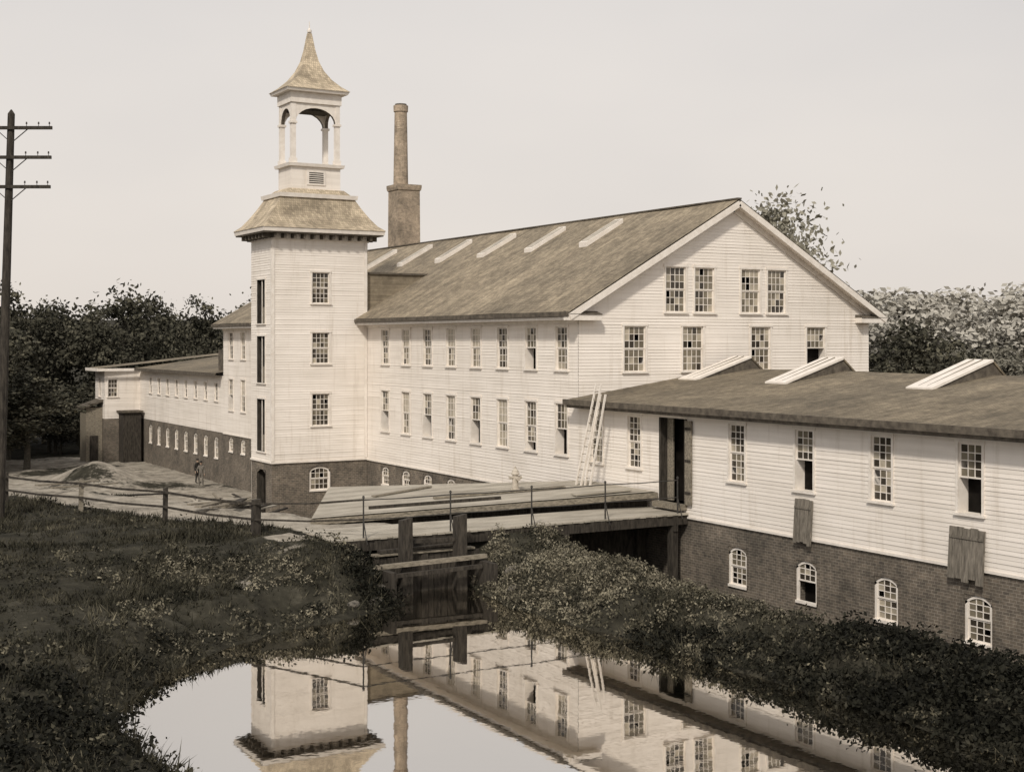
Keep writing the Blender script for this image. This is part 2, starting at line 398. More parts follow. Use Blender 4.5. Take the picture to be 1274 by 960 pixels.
rb.box(-3.78,-3.69,117.3,BE+.4,5.7,5.95,tr); rb.box(-3.7,-.0,117.3,117.39,5.7,5.93,tr)
rb.box(.6,2.2,96.6,98.4,6.0,7.6,dt)
rb.box(-.05,4.3,70.5,73.2,9.9,12.0,sm_); rb.box(-.1,4.4,70.4,73.3,12.0,12.1,dt)
rb.obj('roof',mill)

# ---------------------------------------------------------------- BELL TOWER
tower=empty('bell_tower'); tb=MB(); cx,cy=-2.8,71.85; TX,TY=2.8,1.65
TF=Wall(tb,(-5.6,cy-TY),(1,0),(0,-1))
o=[(2.8,1.0,10.3,12.0),(2.8,1.0,7.0,8.7),(2.8,1.0,3.6,5.35)]
TF.fill(0,5.6,1.7,14.2,o,pt)
for q in o: TF.window(*q,cols=4,rows=3,kind='closed',pale=.15)
ob=[(2.75,1.25,.0,1.35)]
TF.fill(0,5.6,-3,1.7,ob,bk,False,base=-.012); TF.window(*ob[0],cols=4,rows=2,arch=True,pale=.3)
TL=Wall(tb,(-5.6,cy-TY),(0,1),(-1,0))
o=[(1.65,1.25,9.2,11.6),(1.65,1.25,5.95,8.5),(1.65,1.25,2.2,5.06)]
TL.fill(0,3.3,1.7,14.2,o,pt)
for i,q in enumerate(o):
    TL.window(*q,kind='void'); TL.wbox(1.62,1.68,q[2],q[3],-.06,-.02,tr)
    TL.wbox(1.03,1.62,q[2]+.02,q[2]+.9,-.12,-.08,wd)
TL.fill(0,3.3,-3,1.7,[(1.65,1.3,-2.2,1.2)],bk,False,base=-.012); TL.window(1.65,1.3,-2.2,1.2,kind='void',arch=True)
TR=Wall(tb,(0,cy-TY),(0,1),(1,0)); TR.fill(0,3.3,9.0,14.2,[],pt)
TB=Wall(tb,(-5.6,cy+TY),(1,0),(0,1)); TB.fill(0,5.6,-3,14.2,[],pt,False)
x,y=-5.6,cy-TY
tb.box(x-.045,x+.13,y-.045,y-.026,1.75,13.7,tr); tb.box(x-.045,x-.026,y-.025,y+.13,1.75,13.7,tr)
tb.box(-.2,-.03,cy-TY-.045,cy-TY-.026,1.75,13.7,tr)
TF.wbox(-.03,5.6,1.62,1.72,.026,.07,tr); TL.wbox(0,3.3,1.62,1.72,.026,.07,tr)
tb.loops([(cx,cy,TX+.06,TY+.06,13.75),(cx,cy,TX+.06,TY+.06,14.12)],tr)
tb.loops([(cx,cy,TX+.72,TY+.72,14.12),(cx,cy,TX+.76,TY+.76,14.34)],tr)
tb.loops([(cx,cy,TX+.68,TY+.68,14.05),(cx,cy,TX+.68,TY+.68,14.115)],dt)
for s in(-1,1):
    for x in np.arange(cx-TX,cx+TX+.01,.56):
        y0=cy+s*(TY+.31); tb.box(x-.07,x+.07,y0-.24,y0+.24,13.80,14.045,dt)
    for y in np.arange(cy-TY,cy+TY+.01,.55):
        x0=cx+s*(TX+.31); tb.box(x0-.24,x0+.24,y-.07,y+.07,13.80,14.045,dt)
tb.loops([(cx,cy,TX+.8,TY+.8,14.345),(cx,cy,TX+.45,TY+.42,14.62),(cx,cy,TX+.1,TY+.12,15.05),(cx,cy,TX-.3,TY-.12,15.6),(cx,cy,TX-.62,TY-.3,16.1)],stw)
tb.loops([(cx,cy,2.28,1.46,16.1),(cx,cy,2.32,1.5,16.32)],tr)
tb.loops([(cx,cy,2.0,1.25,16.325),(cx,cy,1.62,1.08,16.62)],stw)
tb.loops([(cx,cy,1.45,.98,16.6),(cx,cy,1.45,.98,17.85)],pt)
tb.loops([(cx,cy,1.62,1.13,17.85),(cx,cy,1.66,1.17,18.02)],tr)
ybp=cy-.98
tb.box(cx-.55,cx+.55,ybp-.05,ybp-.003,16.85,17.65,tr); tb.box(cx-.42,cx+.42,ybp-.06,ybp-.052,16.95,17.55,gd)
for i in range(5): tb.box(cx-.42,cx+.42,ybp-.09,ybp-.062,17.0+i*.11,17.04+i*.11,tr)
bx,by=1.3,.85
for sx in(-1,1):
    for sy in(-1,1):
        x=cx+sx*bx;y=cy+sy*by
        tb.box(x-.13,x+.13,y-.13,y+.13,18.02,21.35,tr)
        tb.box(x-.18,x+.18,y-.18,y+.18,18.022,18.3,tr); tb.box(x-.19,x+.19,y-.19,y+.19,20.2,20.32,tr)
def spandrel(c0,c1,fixed,axis,z0,z1,th):
    n=12;a=(c1-c0)/2;mid=(c0+c1)/2;pr=None
    for i in range(n+1):
        t=-math.cos(math.pi*i/n); u=mid+t*a; z=z0+(z1-z0)*math.sqrt(max(0,1-t*t))
        if pr:
            for off in(-th,th):
                q=[(pr[0],pr[1]),(u,z),(u,21.36),(pr[0],21.36)]
                tb.poly([(p,fixed+off,zz) if axis==0 else (fixed+off,p,zz) for p,zz in q],tr)
            q=[(pr[0],pr[1],-th),(u,z,-th),(u,z,th),(pr[0],pr[1],th)]
            tb.poly([(p,fixed+oo,zz) if axis==0 else (fixed+oo,p,zz) for p,zz,oo in q],dt)
        pr=(u,z)
for s in(-1,1):
    spandrel(cx-bx+.13,cx+bx-.13,cy+s*by,0,20.3,21.12,.1); spandrel(cy-by+.13,cy+by-.13,cx+s*bx,1,20.3,21.12,.1)
tb.box(cx-bx+.14,cx+bx-.14,cy-by+.14,cy+by-.14,21.0,21.34,dw)  # dark block and arch soffits paint the ceiling shade inside the belfry
tb.loops([(cx,cy,1.5,1.05,21.36),(cx,cy,1.5,1.05,21.95)],tr)
tb.loops([(cx,cy,1.78,1.32,21.95),(cx,cy,1.84,1.38,22.1)],tr)
tb.loops([(cx,cy,1.88,1.42,22.105),(cx,cy,1.45,1.1,22.4),(cx,cy,1.02,.80,22.8),(cx,cy,.66,.55,23.3),(cx,cy,.42,.37,23.85),(cx,cy,.26,.24,24.5),(cx,cy,.15,.14,25.2),(cx,cy,.1,.1,25.45)],stw)
tb.cyl((cx,cy,25.4),(cx,cy,26.1),.045,.02,8,tr)
tb.cyl((cx,cy,25.5),(cx,cy,25.62),.13,.13,12,tr); tb.cyl((cx,cy,25.62),(cx,cy,25.75),.10,.03,12,tr)
tb.obj('tower_shaft_and_belfry',tower)

# ---------------------------------------------------------------- SMOKESTACK
ch=empty('smokestack'); cb=MB()
cb.loops([(18,103,1.12,1.12,-3),(18,103,.98,.98,20.7),(18,103,1.06,1.06,20.75),(18,103,1.1,1.1,21.0),(18,103,1.1,1.1,21.2)],cbk)
cb.cyl((17.7,103,21.2),(17.7,103,27.4),.62,.52,20,cbk); cb.cyl((17.7,103,27.3),(17.7,103,27.8),.60,.62,20,cbk)
cb.cyl((17.7,103,27.8),(17.7,103,27.95),.5,.48,16,dt)
cb.obj('brick_stack',ch)

# ---------------------------------------------------------------- TERRAIN
POND=np.array([(-24.2,-10),(-23.8,10),(-23.6,20),(-23.9,25.9),(-24.1,29.5),(-23.2,31.4),(-22,33.4),(-19.3,35.7),(-17.8,36.6),(-15.6,37.3),(-13.6,38.0),(-12.9,39.0),(-12.8,40.6),(-9.6,40.6),(-9.9,38.6),(-10.3,37.0),(-10.1,33.7),(-9.6,30.4),(-9.5,27.1),(-9.4,24.3),(-9.3,21.8),(-9.4,19.5),(-9.4,-10)],float)
def pond_sd(x,y):
    d=np.full(x.shape,1e9); ins=np.zeros(x.shape,bool)
    n=len(POND)
    for i in range(n):
        a=POND[i];b=POND[(i+1)%n];e=b-a
        t=np.clip(((x-a[0])*e[0]+(y-a[1])*e[1])/(e@e),0,1)
        d=np.minimum(d,np.hypot(x-a[0]-t*e[0],y-a[1]-t*e[1]))
        c=((a[1]>y)!=(b[1]>y)); 
        xi=a[0]+(y-a[1])*e[0]/(e[1] if e[1]!=0 else 1e-9)
        ins^=(c&(x<xi))
    return np.where(ins,-d,d)
def ss(t): t=np.clip(t,0,1); return t*t*(3-2*t)
RY=[38,42,46,51,56,62,72,90,140]; RX=[-12.5,-13,-15.6,-18,-20,-22,-25,-32,-50]
def nz(x,y,f,seed=0):
    r=np.random.default_rng(seed); o=0
    for i in range(6):
        a=r.uniform(0,6.28);k=f*(1.0+.45*i); o=o+np.sin((x*math.cos(a)+y*math.sin(a))*k+r.uniform(0,6.28))/(1+.35*i)
    return o/3
def height(x,y):
    d=pond_sd(x,y); dw_=d+.3*nz(x,y,2.2,3)*(np.abs(d)<3)
    hb=.95*ss(dw_/1.7)+.78*ss((d-1)/9)
    hb=hb+.75*ss((y-38.4)/2.4)*ss((x+19)/4)*(1-ss((y-45)/3))*ss(d/1.1)
    hb=np.minimum(hb,1.70)
    rightside=ss((x+6.9)/3.6)
    cap=.85+.75*ss((y-33)/5)
    hb=np.where(x>-10.6,np.minimum(hb,cap),hb)
    h1=hb*(1-rightside)+(-1.1)*rightside
    h1=np.where(x>-3.3,-1.1,h1)
    xr=np.interp(y,RY,RX); dx=x-xr
    lvl=1.68-3.4*ss((y-60)/38)
    g=ss((dx-4)/7); h2=lvl*(1-g)+(-2.05)*g
    b=ss((y-41.5)/3); h=h1*(1-b)+h2*b
    h=np.where(d<0,np.maximum(-1.3,d*.55),h)
    und=(.12*nz(x,y,1.3,1)+.06*nz(x,y,3.4,2))*ss(d/1.2)*(1-.6*ss((x+3)/3))
    und=np.where((y>40.3)&(y<45)&(x>-14.6),np.minimum(und,0),und)
    h=h+und
    R=np.hypot(x+31,y); far=ss((R-230)/500)
    h=h+far*(21+5*nz(x,y,.008,5))
    h=h+ 1.5*np.exp(-((x+7.5)**2/6+(y-101)**2/16))+.6*np.exp(-((x+7.5)**2/3+(y-77)**2/5))+.5*np.exp(-((x+14)**2/5+(y-74)**2/9))
    return h
def dirtmask(x,y):
    xr=np.interp(y,RY,RX); dx=x-xr
    m=ss((dx-.3)/.8)*ss((y-42)/1.5)
    m=m*(.95+.3*nz(x,y,.9,9)) - .75*np.clip(nz(x,y,.35,12)+.15,0,1)*ss((dx-3)/2)
    a=np.array((-18.0,38.9));b=np.array((-13.6,43));e=b-a
    t=np.clip(((x-a[0])*e[0]+(y-a[1])*e[1])/(e@e),0,1); pd=np.hypot(x-a[0]-t*e[0]+.35*np.sin(t*6),y-a[1]-t*e[1])
    m=np.maximum(m,.85*(1-ss((pd-.0)/.35)))
    c=np.hypot((x+14.8)/1.5,(y-43.0)/.8)+.3*nz(x,y,2.0,50); m=np.maximum(m,1-ss((c-.5)/.6))
    m=np.where((y>125)|(x<-45),m*.0+.15,m)
    return np.clip(m,0,1)
xs=np.concatenate([-np.geomspace(3000,50,26),np.arange(-46,3,.3),np.geomspace(6,3000,30)])
ysg=np.concatenate([-np.geomspace(1500,8,14),np.arange(-4,12,1.5),np.arange(12,62,.3),np.arange(62,130,.8),np.geomspace(132,3500,32)])
X,Y=np.meshgrid(xs,ysg); Z=height(X,Y); nx_,ny_=len(xs),len(ysg)
Dm=dirtmask(X,Y)
v=np.stack([X,Y,Z],-1).reshape(-1,3)
idx=np.arange(nx_*ny_).reshape(ny_,nx_)
f=np.stack([idx[:-1,:-1],idx[:-1,1:],idx[1:,1:],idx[1:,:-1]],-1).reshape(-1,4)
def npmesh(name,v,f,mats,parent=None,mi=None):
    me=bpy.data.meshes.new(name); k=f.shape[1]
    me.vertices.add(len(v)); me.vertices.foreach_set('co',v.astype(np.float32).ravel())
    me.loops.add(f.size); me.loops.foreach_set('vertex_index',f.astype(np.int32).ravel())
    me.polygons.add(len(f)); me.polygons.foreach_set('loop_start',np.arange(0,f.size,k,dtype=np.int32))
    me.polygons.foreach_set('loop_total',np.full(len(f),k,dtype=np.int32))
    for m in mats: me.materials.append(m)
    if mi is not None: me.polygons.foreach_set('material_index',mi.astype(np.int32))
    me.update(); me.validate()
    o=bpy.data.objects.new(name,me); scene.collection.objects.link(o)
    if parent: o.parent=parent
    return o
m,nt,b=newmat('ground'); co=objco(nt)
at=N(nt,'ShaderNodeAttribute',attribute_name='dirt')
gr=ramp(nt,noise(nt,co,1.1,5,.7),[(.3,(.018,.017,.013)),(.55,(.042,.039,.029)),(.75,(.09,.083,.064))])
di=ramp(nt,noise(nt,co,.9,5,.75),[(.3,(.12,.107,.087)),(.5,(.30,.27,.225)),(.72,(.46,.42,.355))])
n2=noise(nt,co,2.2,4,.7); mm=N(nt,'ShaderNodeMath',operation='MULTIPLY_ADD'); nt.links.new(n2,mm.inputs[0]); mm.inputs[1].default_value=1.2; mm.inputs[2].default_value=-.6
ed=N(nt,'ShaderNodeMath',operation='ADD'); nt.links.new(at.outputs['Fac'],ed.inputs[0]); nt.links.new(mm.outputs[0],ed.inputs[1])
nt.links.new(mixc(nt,ramp(nt,ed.outputs[0],[(.35,(0,0,0)),(.62,(1,1,1))]),gr,di),b.inputs['Base Color'])
b.inputs['Roughness'].default_value=1; b.inputs['Specular IOR Level'].default_value=.1
bump(nt,b,n2,.8,.1)
ground=npmesh('ground',v,f,[m])
ground.data.polygons.foreach_set('use_smooth',[True]*len(ground.data.polygons))
a=ground.data.attributes.new('dirt','FLOAT','POINT'); a.data.foreach_set('value',Dm.astype(np.float32).ravel())

# water
m,nt,b=newmat('pond_water'); co=objco(nt)
nt.nodes.remove(b); out=nt.nodes['Material Output']
gl=N(nt,'ShaderNodeBsdfGlossy'); gl.inputs['Roughness'].default_value=.02; gl.inputs['Color'].default_value=(.90,.87,.83,1)
df=N(nt,'ShaderNodeBsdfDiffuse'); df.inputs['Color'].default_value=(.015,.014,.01,1)
mx=N(nt,'ShaderNodeMixShader'); lw=N(nt,'ShaderNodeLayerWeight'); lw.inputs['Blend'].default_value=.62
nt.links.new(ramp(nt,lw.outputs['Facing'],[(0,(.15,.15,.15)),(.72,(.86,.86,.86))]),mx.inputs[0])
nt.links.new(df.outputs[0],mx.inputs[1]); nt.links.new(gl.outputs[0],mx.inputs[2]); nt.links.new(mx.outputs[0],out.inputs['Surface'])
bp=N(nt,'ShaderNodeBump'); bp.inputs['Strength'].default_value=.035; bp.inputs['Distance'].default_value=.03
nt.links.new(noise(nt,co,1.3,3,.6),bp.inputs['Height']); nt.links.new(bp.outputs[0],gl.inputs['Normal'])
wb=MB(); wb.poly([(-26,-10,0),(-8,-10,0),(-8,40.8,0),(-26,40.8,0)],0); wb.obj('pond_water',None,[m])

# ---------------------------------------------------------------- grass and bank plants
def leafmat(name,stops,scale=.5,fine=None):
    m,nt,b=newmat(name); co=objco(nt); f=noise(nt,co,scale,3,.7)
    c=ramp(nt,f,stops)
    if fine: c=mixc(nt,1.0,c,ramp(nt,noise(nt,co,fine,1,.5),[(.3,(.55,.55,.55)),(.7,(1.5,1.48,1.4))]),'MULTIPLY')
    nt.links.new(c,b.inputs['Base Color']); b.inputs['Roughness'].default_value=.8; b.inputs['Specular IOR Level'].default_value=.12
    return m
GRASS=leafmat('grass_blades',[(.34,(.018,.018,.013)),(.55,(.052,.048,.035)),(.72,(.17,.155,.115))],.55,7)
n=150000
gx=rng.uniform(-46,-2,n); gy=rng.uniform(12,60,n)
d=pond_sd(gx,gy); dm=dirtmask(gx,gy)
dens=.5+.75*nz(gx,gy,1.1,21)
near=(d>.02)&(dm<.45)&(rng.random(n)<dens)&~((gy>40.6)&(gx>-14.2))
gx,gy,d=gx[near],gy[near],d[near]; n=len(gx); gz=height(gx,gy)
hgt=rng.uniform(.06,.24,n)*(1+1.1*np.clip(nz(gx,gy,.9,33),-.7,1.3))
hgt=np.where((d<1.2),hgt*1.4,hgt)
V=np.zeros((n,3,3,3))
for k in range(3):
    an=rng.uniform(0,6.28,n); w=.012+rng.uniform(0,.024,n); ox=rng.normal(0,.07,n); oy=rng.normal(0,.07,n)
    ln=rng.normal(0,.5,n)*hgt; ln2=rng.normal(0,.5,n)*hgt; hh=hgt*rng.uniform(.5,1.25,n)
    V[:,k,0]=np.stack([gx+ox-w*np.cos(an),gy+oy-w*np.sin(an),gz-.03],-1)
    V[:,k,1]=np.stack([gx+ox+w*np.cos(an),gy+oy+w*np.sin(an),gz-.03],-1)
    V[:,k,2]=np.stack([gx+ox+ln,gy+oy+ln2,gz+hh],-1)
V=V.reshape(-1,3); npmesh('grass',V,np.arange(len(V)).reshape(-1,3),[GRASS])
def leafquads(c,size,rg):
    n=len(c); a=rg.normal(size=(n,3)); a/=np.linalg.norm(a,axis=1)[:,None]
    t=rg.normal(size=(n,3)); b_=np.cross(a,t); b_/=np.linalg.norm(b_,axis=1)[:,None]
    s=size[:,None]; l=a*s; w=b_*s*.55
    V=np.stack([c-l,c+w-l*.1,c+l,c-w+l*.1],1).reshape(-1,3)
    return V,np.arange(n*4).reshape(-1,4)
WEED=leafmat('weed_leaves',[(.32,(.016,.016,.012)),(.52,(.048,.045,.033)),(.7,(.17,.155,.115))],.9,6)
DRY=leafmat('dry_weeds',[(.3,(.06,.054,.04)),(.5,(.16,.145,.11)),(.7,(.31,.285,.22))],1.2,6)
SHR=leafmat('shrub_leaves_shaded',[(.32,(.006,.006,.0045)),(.55,(.015,.015,.011)),(.75,(.04,.037,.028))],.9,5)  # near-black leaves: bank shade and corner darkening put into the colour
def weeds(name,mat,specs,lo=.025,hi=.075):
    cs=[]
    for n,xa,xb,ya,yb,hh,sp,cond in specs:
        x=rng.uniform(xa,xb,n);y=rng.uniform(ya,yb,n);d=pond_sd(x,y);k=cond(x,y,d)
        x,y=x[k],y[k];z=height(x,y)
        for i in range(len(x)):
            m_=int(rng.integers(14,36)*(1+2*(sp>.25))); h_=hh*rng.uniform(.4,1.25)
            p=rng.normal(size=(m_,3))*(sp,sp,0); u_=rng.random(m_); p[:,2]=u_*h_; p[:,:2]*=(1.1-.5*u_)[:,None]
            cs.append(p+(x[i],y[i],z[i]))
    C=np.concatenate(cs); Vw,Fw=leafquads(C,rng.uniform(lo,hi,len(C)),rng)
    npmesh(name,Vw,Fw,[mat])
weeds('bank_weeds',WEED,[
 (900,-10.5,-5.2,18,40.2,.32,.17,lambda x,y,d:(d>.1)),
 (1700,-32,-13.5,18,43,.30,.17,lambda x,y,d:(d>.05)&(dirtmask(x,y)<.3)&(nz(x,y,.9,40)>-.15)),
 (260,-26,-14,20,38,.45,.15,lambda x,y,d:(d>.0)&(d<.8)),
 (520,-21,-6,48,90,.35,.2,lambda x,y,d:(dirtmask(x,y)<.35)&((x<-14)|(y>56)))])
weeds('dry_weeds',DRY,[
 (1500,-10.6,-5.6,27,40.4,.34,.15,lambda x,y,d:(d>.12)&(nz(x,y,1.0,44)>-.35)&(rng.random(len(x))<(y-25)/9)),
 (420,-22,-13.3,33,41.5,.26,.14,lambda x,y,d:(d>.2)&(nz(x,y,1.1,45)>.0)&(dirtmask(x,y)<.4)),
 (260,-14.2,-8.2,39.6,40.8,.35,.14,lambda x,y,d:(d>.15))],.02,.06)
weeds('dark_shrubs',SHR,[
 (560,-9.2,-6.6,10,25.5,.38,.3,lambda x,y,d:(d>.1)),  # dense dark mass that blackens the lower right corner
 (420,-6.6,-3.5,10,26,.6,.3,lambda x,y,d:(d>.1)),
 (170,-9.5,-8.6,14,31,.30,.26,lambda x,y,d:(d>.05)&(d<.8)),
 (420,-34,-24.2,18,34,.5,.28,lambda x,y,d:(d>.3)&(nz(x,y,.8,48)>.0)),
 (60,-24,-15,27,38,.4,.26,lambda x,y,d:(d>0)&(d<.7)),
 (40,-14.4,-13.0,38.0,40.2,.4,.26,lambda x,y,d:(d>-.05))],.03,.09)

# ---------------------------------------------------------------- trees
BARK=simple('bark',(.04,.035,.028),(.10,.09,.07),6,.95)
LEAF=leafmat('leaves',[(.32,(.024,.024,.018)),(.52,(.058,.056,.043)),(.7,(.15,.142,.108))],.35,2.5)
LEAFP=leafmat('leaves_hazy',[(.3,(.15,.14,.115)),(.55,(.20,.19,.155)),(.7,(.26,.245,.20))],.35)  # paler, flatter leaf tones carry aerial haze in the colour
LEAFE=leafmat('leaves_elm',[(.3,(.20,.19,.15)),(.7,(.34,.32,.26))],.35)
LEAFF=leafmat('leaves_far_haze',[(.3,(.40,.38,.335)),(.7,(.48,.455,.405))],.1)  # distance haze painted into the leaf colour
def tree_data(name,H,R,seed,nc=70,nl=90,ls=.2,leaf=LEAF,crown0=.28,spread=.22):
    rg=np.random.default_rng(seed); t=MB()
    segs=6;p=Vector((0,0,0));pts=[p.copy()]
    for i in range(segs):
        p=p+Vector((rg.normal(0,.02*H/6),rg.normal(0,.02*H/6),H*.85/segs)); pts.append(p.copy())
    r0=H*.02
    for i in range(segs): t.cyl(pts[i]-(Vector((0,0,.4)) if i==0 else Vector()),pts[i+1],r0*(1-i/segs*.85),r0*(1-(i+1)/segs*.85),7,0,False)
    cen=[]
    while len(cen)<nc:
        q=rg.uniform(-1,1,3)
        rr=np.linalg.norm(q)
        if rr>1 or rr<.35: continue
        zz=(q[2]+1)/2; wid=math.sin(math.pi*min(1,zz*.8+.2))**.6 
        cen.append((q[0]*R*wid*(1+.25*rg.normal()),q[1]*R*wid*(1+.25*rg.normal()),H*(crown0+(1-crown0)*zz*.97)))
    cen=np.array(cen)
    for i in range(0,nc,3):
        c=cen[i]; s=min(segs-1,max(1,int((c[2]/H-.15)/.85*segs))); base=pts[s]
        mid=(base+Vector(c))*.5+Vector((0,0,-.04*H*rg.random()))
        rr=r0*.38*(1-s/segs*.6); t.cyl(base,mid,rr,rr*.6,5,0,False); t.cyl(mid,Vector(c),rr*.6,rr*.15,5,0,False)
    cl=[]
    for c in cen:
        k=int(nl*rg.uniform(.5,1.4)); s=R*spread*rg.uniform(.55,1.25)
        cl.append(c+rg.normal(size=(k,3))*(s,s,s*.62))
    C=np.concatenate(cl); LV,LF=leafquads(C,rg.uniform(.6,1.3,len(C))*ls,rg)
    nv=len(t.v)
    me=bpy.data.meshes.new(name)
    me.from_pydata(t.v+[tuple(x) for x in LV],[],t.f+[tuple(int(i)+nv for i in r) for r in LF])
    me.materials.append(BARK);me.materials.append(leaf)
    me.polygons.foreach_set('material_index',[0]*len(t.f)+[1]*len(LF))
    return me
TD=[tree_data('tree_a',15,4.2,1,60,85,.24,spread=.18),tree_data('tree_b',15,5,2,62,85,.26,spread=.17),tree_data('tree_c',15,3.6,3,50,85,.22,spread=.2)]
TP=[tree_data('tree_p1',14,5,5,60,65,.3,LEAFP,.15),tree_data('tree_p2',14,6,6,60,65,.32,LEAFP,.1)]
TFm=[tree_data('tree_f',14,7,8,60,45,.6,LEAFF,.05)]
def put(data,x,y,h,base=15,name='tree',parent=None,wide=1):
    o=bpy.data.objects.new(name,data); scene.collection.objects.link(o)
    z=float(height(np.array([x]),np.array([y]))[0]); s=h/base
    o.location=(x,y,z-.1); o.scale=(s*wide,s*wide,s); o.rotation_euler=(0,0,random.uniform(0,6.28))
    if parent:o.parent=parent
    return o
L=empty('tree_line')
for i,(x,y,h) in enumerate([(-17,110,16.5),(-13.5,122,13.5),(-20,122,17),(-25,112,15),(-11,132,13.5),(-7.5,139,16.2),(-16,136,16),(-3,143,14.2),(2,141,14.0),(6,147,16.5),(11,144,12.5),(15,150,15.5),(21,147,16),(27,150,17),(34,146,16),(-24,135,18),(0,152,15),(-31,120,18),(-9,150,15),(12,158,16)]):
    put(TD[i%3],x,y,h,15,'tree_crown',L,random.uniform(.8,1.15))
for i in range(46):
    x=random.uniform(-30,26); y=random.uniform(137,146) if x>-9 else random.uniform(114,138)
    put(TD[i%3],x,y,random.uniform(4,8),15,'undergrowth',L,1.9)
for i in range(9): put(TD[i%3],random.uniform(-9,6),random.uniform(127,134),random.uniform(4,7),15,'undergrowth',L,1.7)
put(TD[1],51.5,79,12.2,15,'maple_tree',None,1.15)
L2=empty('tree_line_beyond_mill')
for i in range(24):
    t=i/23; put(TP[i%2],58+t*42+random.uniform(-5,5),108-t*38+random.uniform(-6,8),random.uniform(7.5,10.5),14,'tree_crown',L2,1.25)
L3=empty('distant_forest')
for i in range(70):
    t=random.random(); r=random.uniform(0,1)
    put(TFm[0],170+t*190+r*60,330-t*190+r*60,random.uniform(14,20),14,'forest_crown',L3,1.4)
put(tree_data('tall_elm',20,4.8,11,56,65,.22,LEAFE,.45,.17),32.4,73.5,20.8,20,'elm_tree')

# ---------------------------------------------------------------- PLANK PLATFORM + BRIDGE
wh=empty('plank_platform'); q=MB()
quad=[(-13.0,46.0),(-.15,42.7),(-.15,47.6),(-9.0,54.0)]
def planes_of(poly):
    r=[]
    for i in range(len(poly)):
        a=poly[i];b_=poly[(i+1)%len(poly)]; ex,ey=b_[0]-a[0],b_[1]-a[1]
        r.append((ey,-ex,ey*a[0]-ex*a[1]))
    return r
pls=planes_of(quad)
zs_=lambda x:2.45+.045*x
s=.28; yy=40
while yy<56:
    sl_=(42.7-46.0)/12.85
    strip=[(-14,yy+sl_*(-14+13)),(0,yy+sl_*13),(0,yy+s-.006+sl_*13),(-14,yy+s-.006+sl_*(-1))]
    pp=clip(strip,pls)
    if pp:
        dz=random.uniform(-.006,.006)
        q.poly([(x,y,zs_(x)+dz) for x,y in pp],pk)
    yy+=s
q.poly([(x,y,zs_(x)-.04) for x,y in quad],wd)
for i in range(4):
    a=quad[i];b_=quad[(i+1)%4]
    q.beam((a[0],a[1],zs_(a[0])-.14),(b_[0],b_[1],zs_(b_[0])-.14),.08,.2,wd)
inner=[(-11.9,46.2),(-.2,43.3),(-.2,47.3),(-8.8,53.2)]
for i in range(4):
    a=inner[i];b_=inner[(i+1)%4]
    q.poly([(a[0],a[1],-2.6),(b_[0],b_[1],-2.6),(b_[0],b_[1],zs_(b_[0])-.1),(a[0],a[1],zs_(a[0])-.1)],dw)  # dark walls added under the slab so the gap below reads as shade
q.beam((-7.5,47.2,zs_(-7.5)+.06),(-2.2,46.1,zs_(-2.2)+.06),.22,.07,wd); q.beam((-9,49.5,zs_(-9)+.05),(-6,50.5,zs_(-6)+.05),.25,.05,wd)
q.beam((-3.2,43.9,zs_(-3)+.06),(-.9,43.5,zs_(-1)+.08),.5,.06,pk); q.beam((-10.5,46.6,zs_(-10.5)+.06),(-5.6,45.3,zs_(-5.6)+.06),.14,.1,dw)
q.obj('planks_and_dark_backing',wh)

br=empty('footbridge'); q=MB()
x=-14.3
while x<-.05:
    w=random.uniform(.2,.27); x1=min(x+w-.014,-.03); q.box(x,x1,40.9+random.uniform(-.06,.06),43.6,1.74+random.uniform(-.01,.01),1.8,pk); x+=w
for y in (41.05,42.3,43.4): q.box(-14.2,-.04,y-.12,y+.12,1.38,1.73,dw)
for x in (-5.4,-.6): 
    for y in (41.1,43.3): q.box(x-.14,x+.14,y-.14,y+.14,-1.6,1.375,dw)
    q.box(x-.1,x+.1,40.9,43.6,1.15,1.374,dw)
ps=[-13.2,-10.0,-6.8,-3.7,-.45]
for x in ps:
    q.cyl((x,41.0,1.7),(x,41.0,3.12),.03,.028,8,ir); q.cyl((x,41.0,3.1),(x,41.0,3.18),.05,.03,8,ir)
    q.beam((x,41.0,2.4),(x,40.7,1.62),.025,.025,ir)
for z in (3.04,2.4):
    for a_,b_ in zip(ps,ps[1:]):
        m_=((a_+b_)/2,41.0,z-.025); q.cyl((a_,41,z),m_,.02,.02,6,ir,False); q.cyl(m_,(b_,41,z),.02,.02,6,ir,False)
q.obj('deck_and_railing',br)
def hz(x,y): return float(height(np.array([float(x)]),np.array([float(y)]))[0])
fe=empty('roadside_rail_fence'); q=MB()
fp=[(-13.2,41.0),(-15.6,44.6),(-17.4,49.2),(-19.4,53.6),(-21.3,58.4),(-23.2,63.5),(-25.5,69)]
for i,(x,y) in enumerate(fp):
    z=hz(x,y); s=.14 if i==1 else .08
    if i: q.hexa([(x-s,y-s,z-.4),(x+s,y-s,z-.4),(x+s,y+s,z-.4),(x-s,y+s,z-.4),(x-s*.9+.03,y-s*.9,z+1.2),(x+s*.9+.03,y-s*.9,z+1.24),(x+s*.9+.03,y+s*.9,z+1.22),(x-s*.9+.03,y+s*.9,z+1.2)],wd if i==3 else dw)
for a_,b_ in zip(fp,fp[1:]):
    for k in (1.08,.55):
        za,zb=hz(*a_)+k,hz(*b_)+k
        if a_==fp[0]: za=3.04 if k>1 else 2.4
        w=.04 if a_==fp[0] else .055
        mx_=((a_[0]+b_[0])/2-.1,(a_[1]+b_[1])/2-.1,(za+zb)/2-.05)
        q.beam((a_[0]-.1*(a_!=fp[0]),a_[1]-.1*(a_!=fp[0]),za),mx_,w,w*1.4,dw); q.beam(mx_,(b_[0]-.1,b_[1]-.1,zb),w,w*1.4,dw)
q.obj('posts_and_rails',fe)

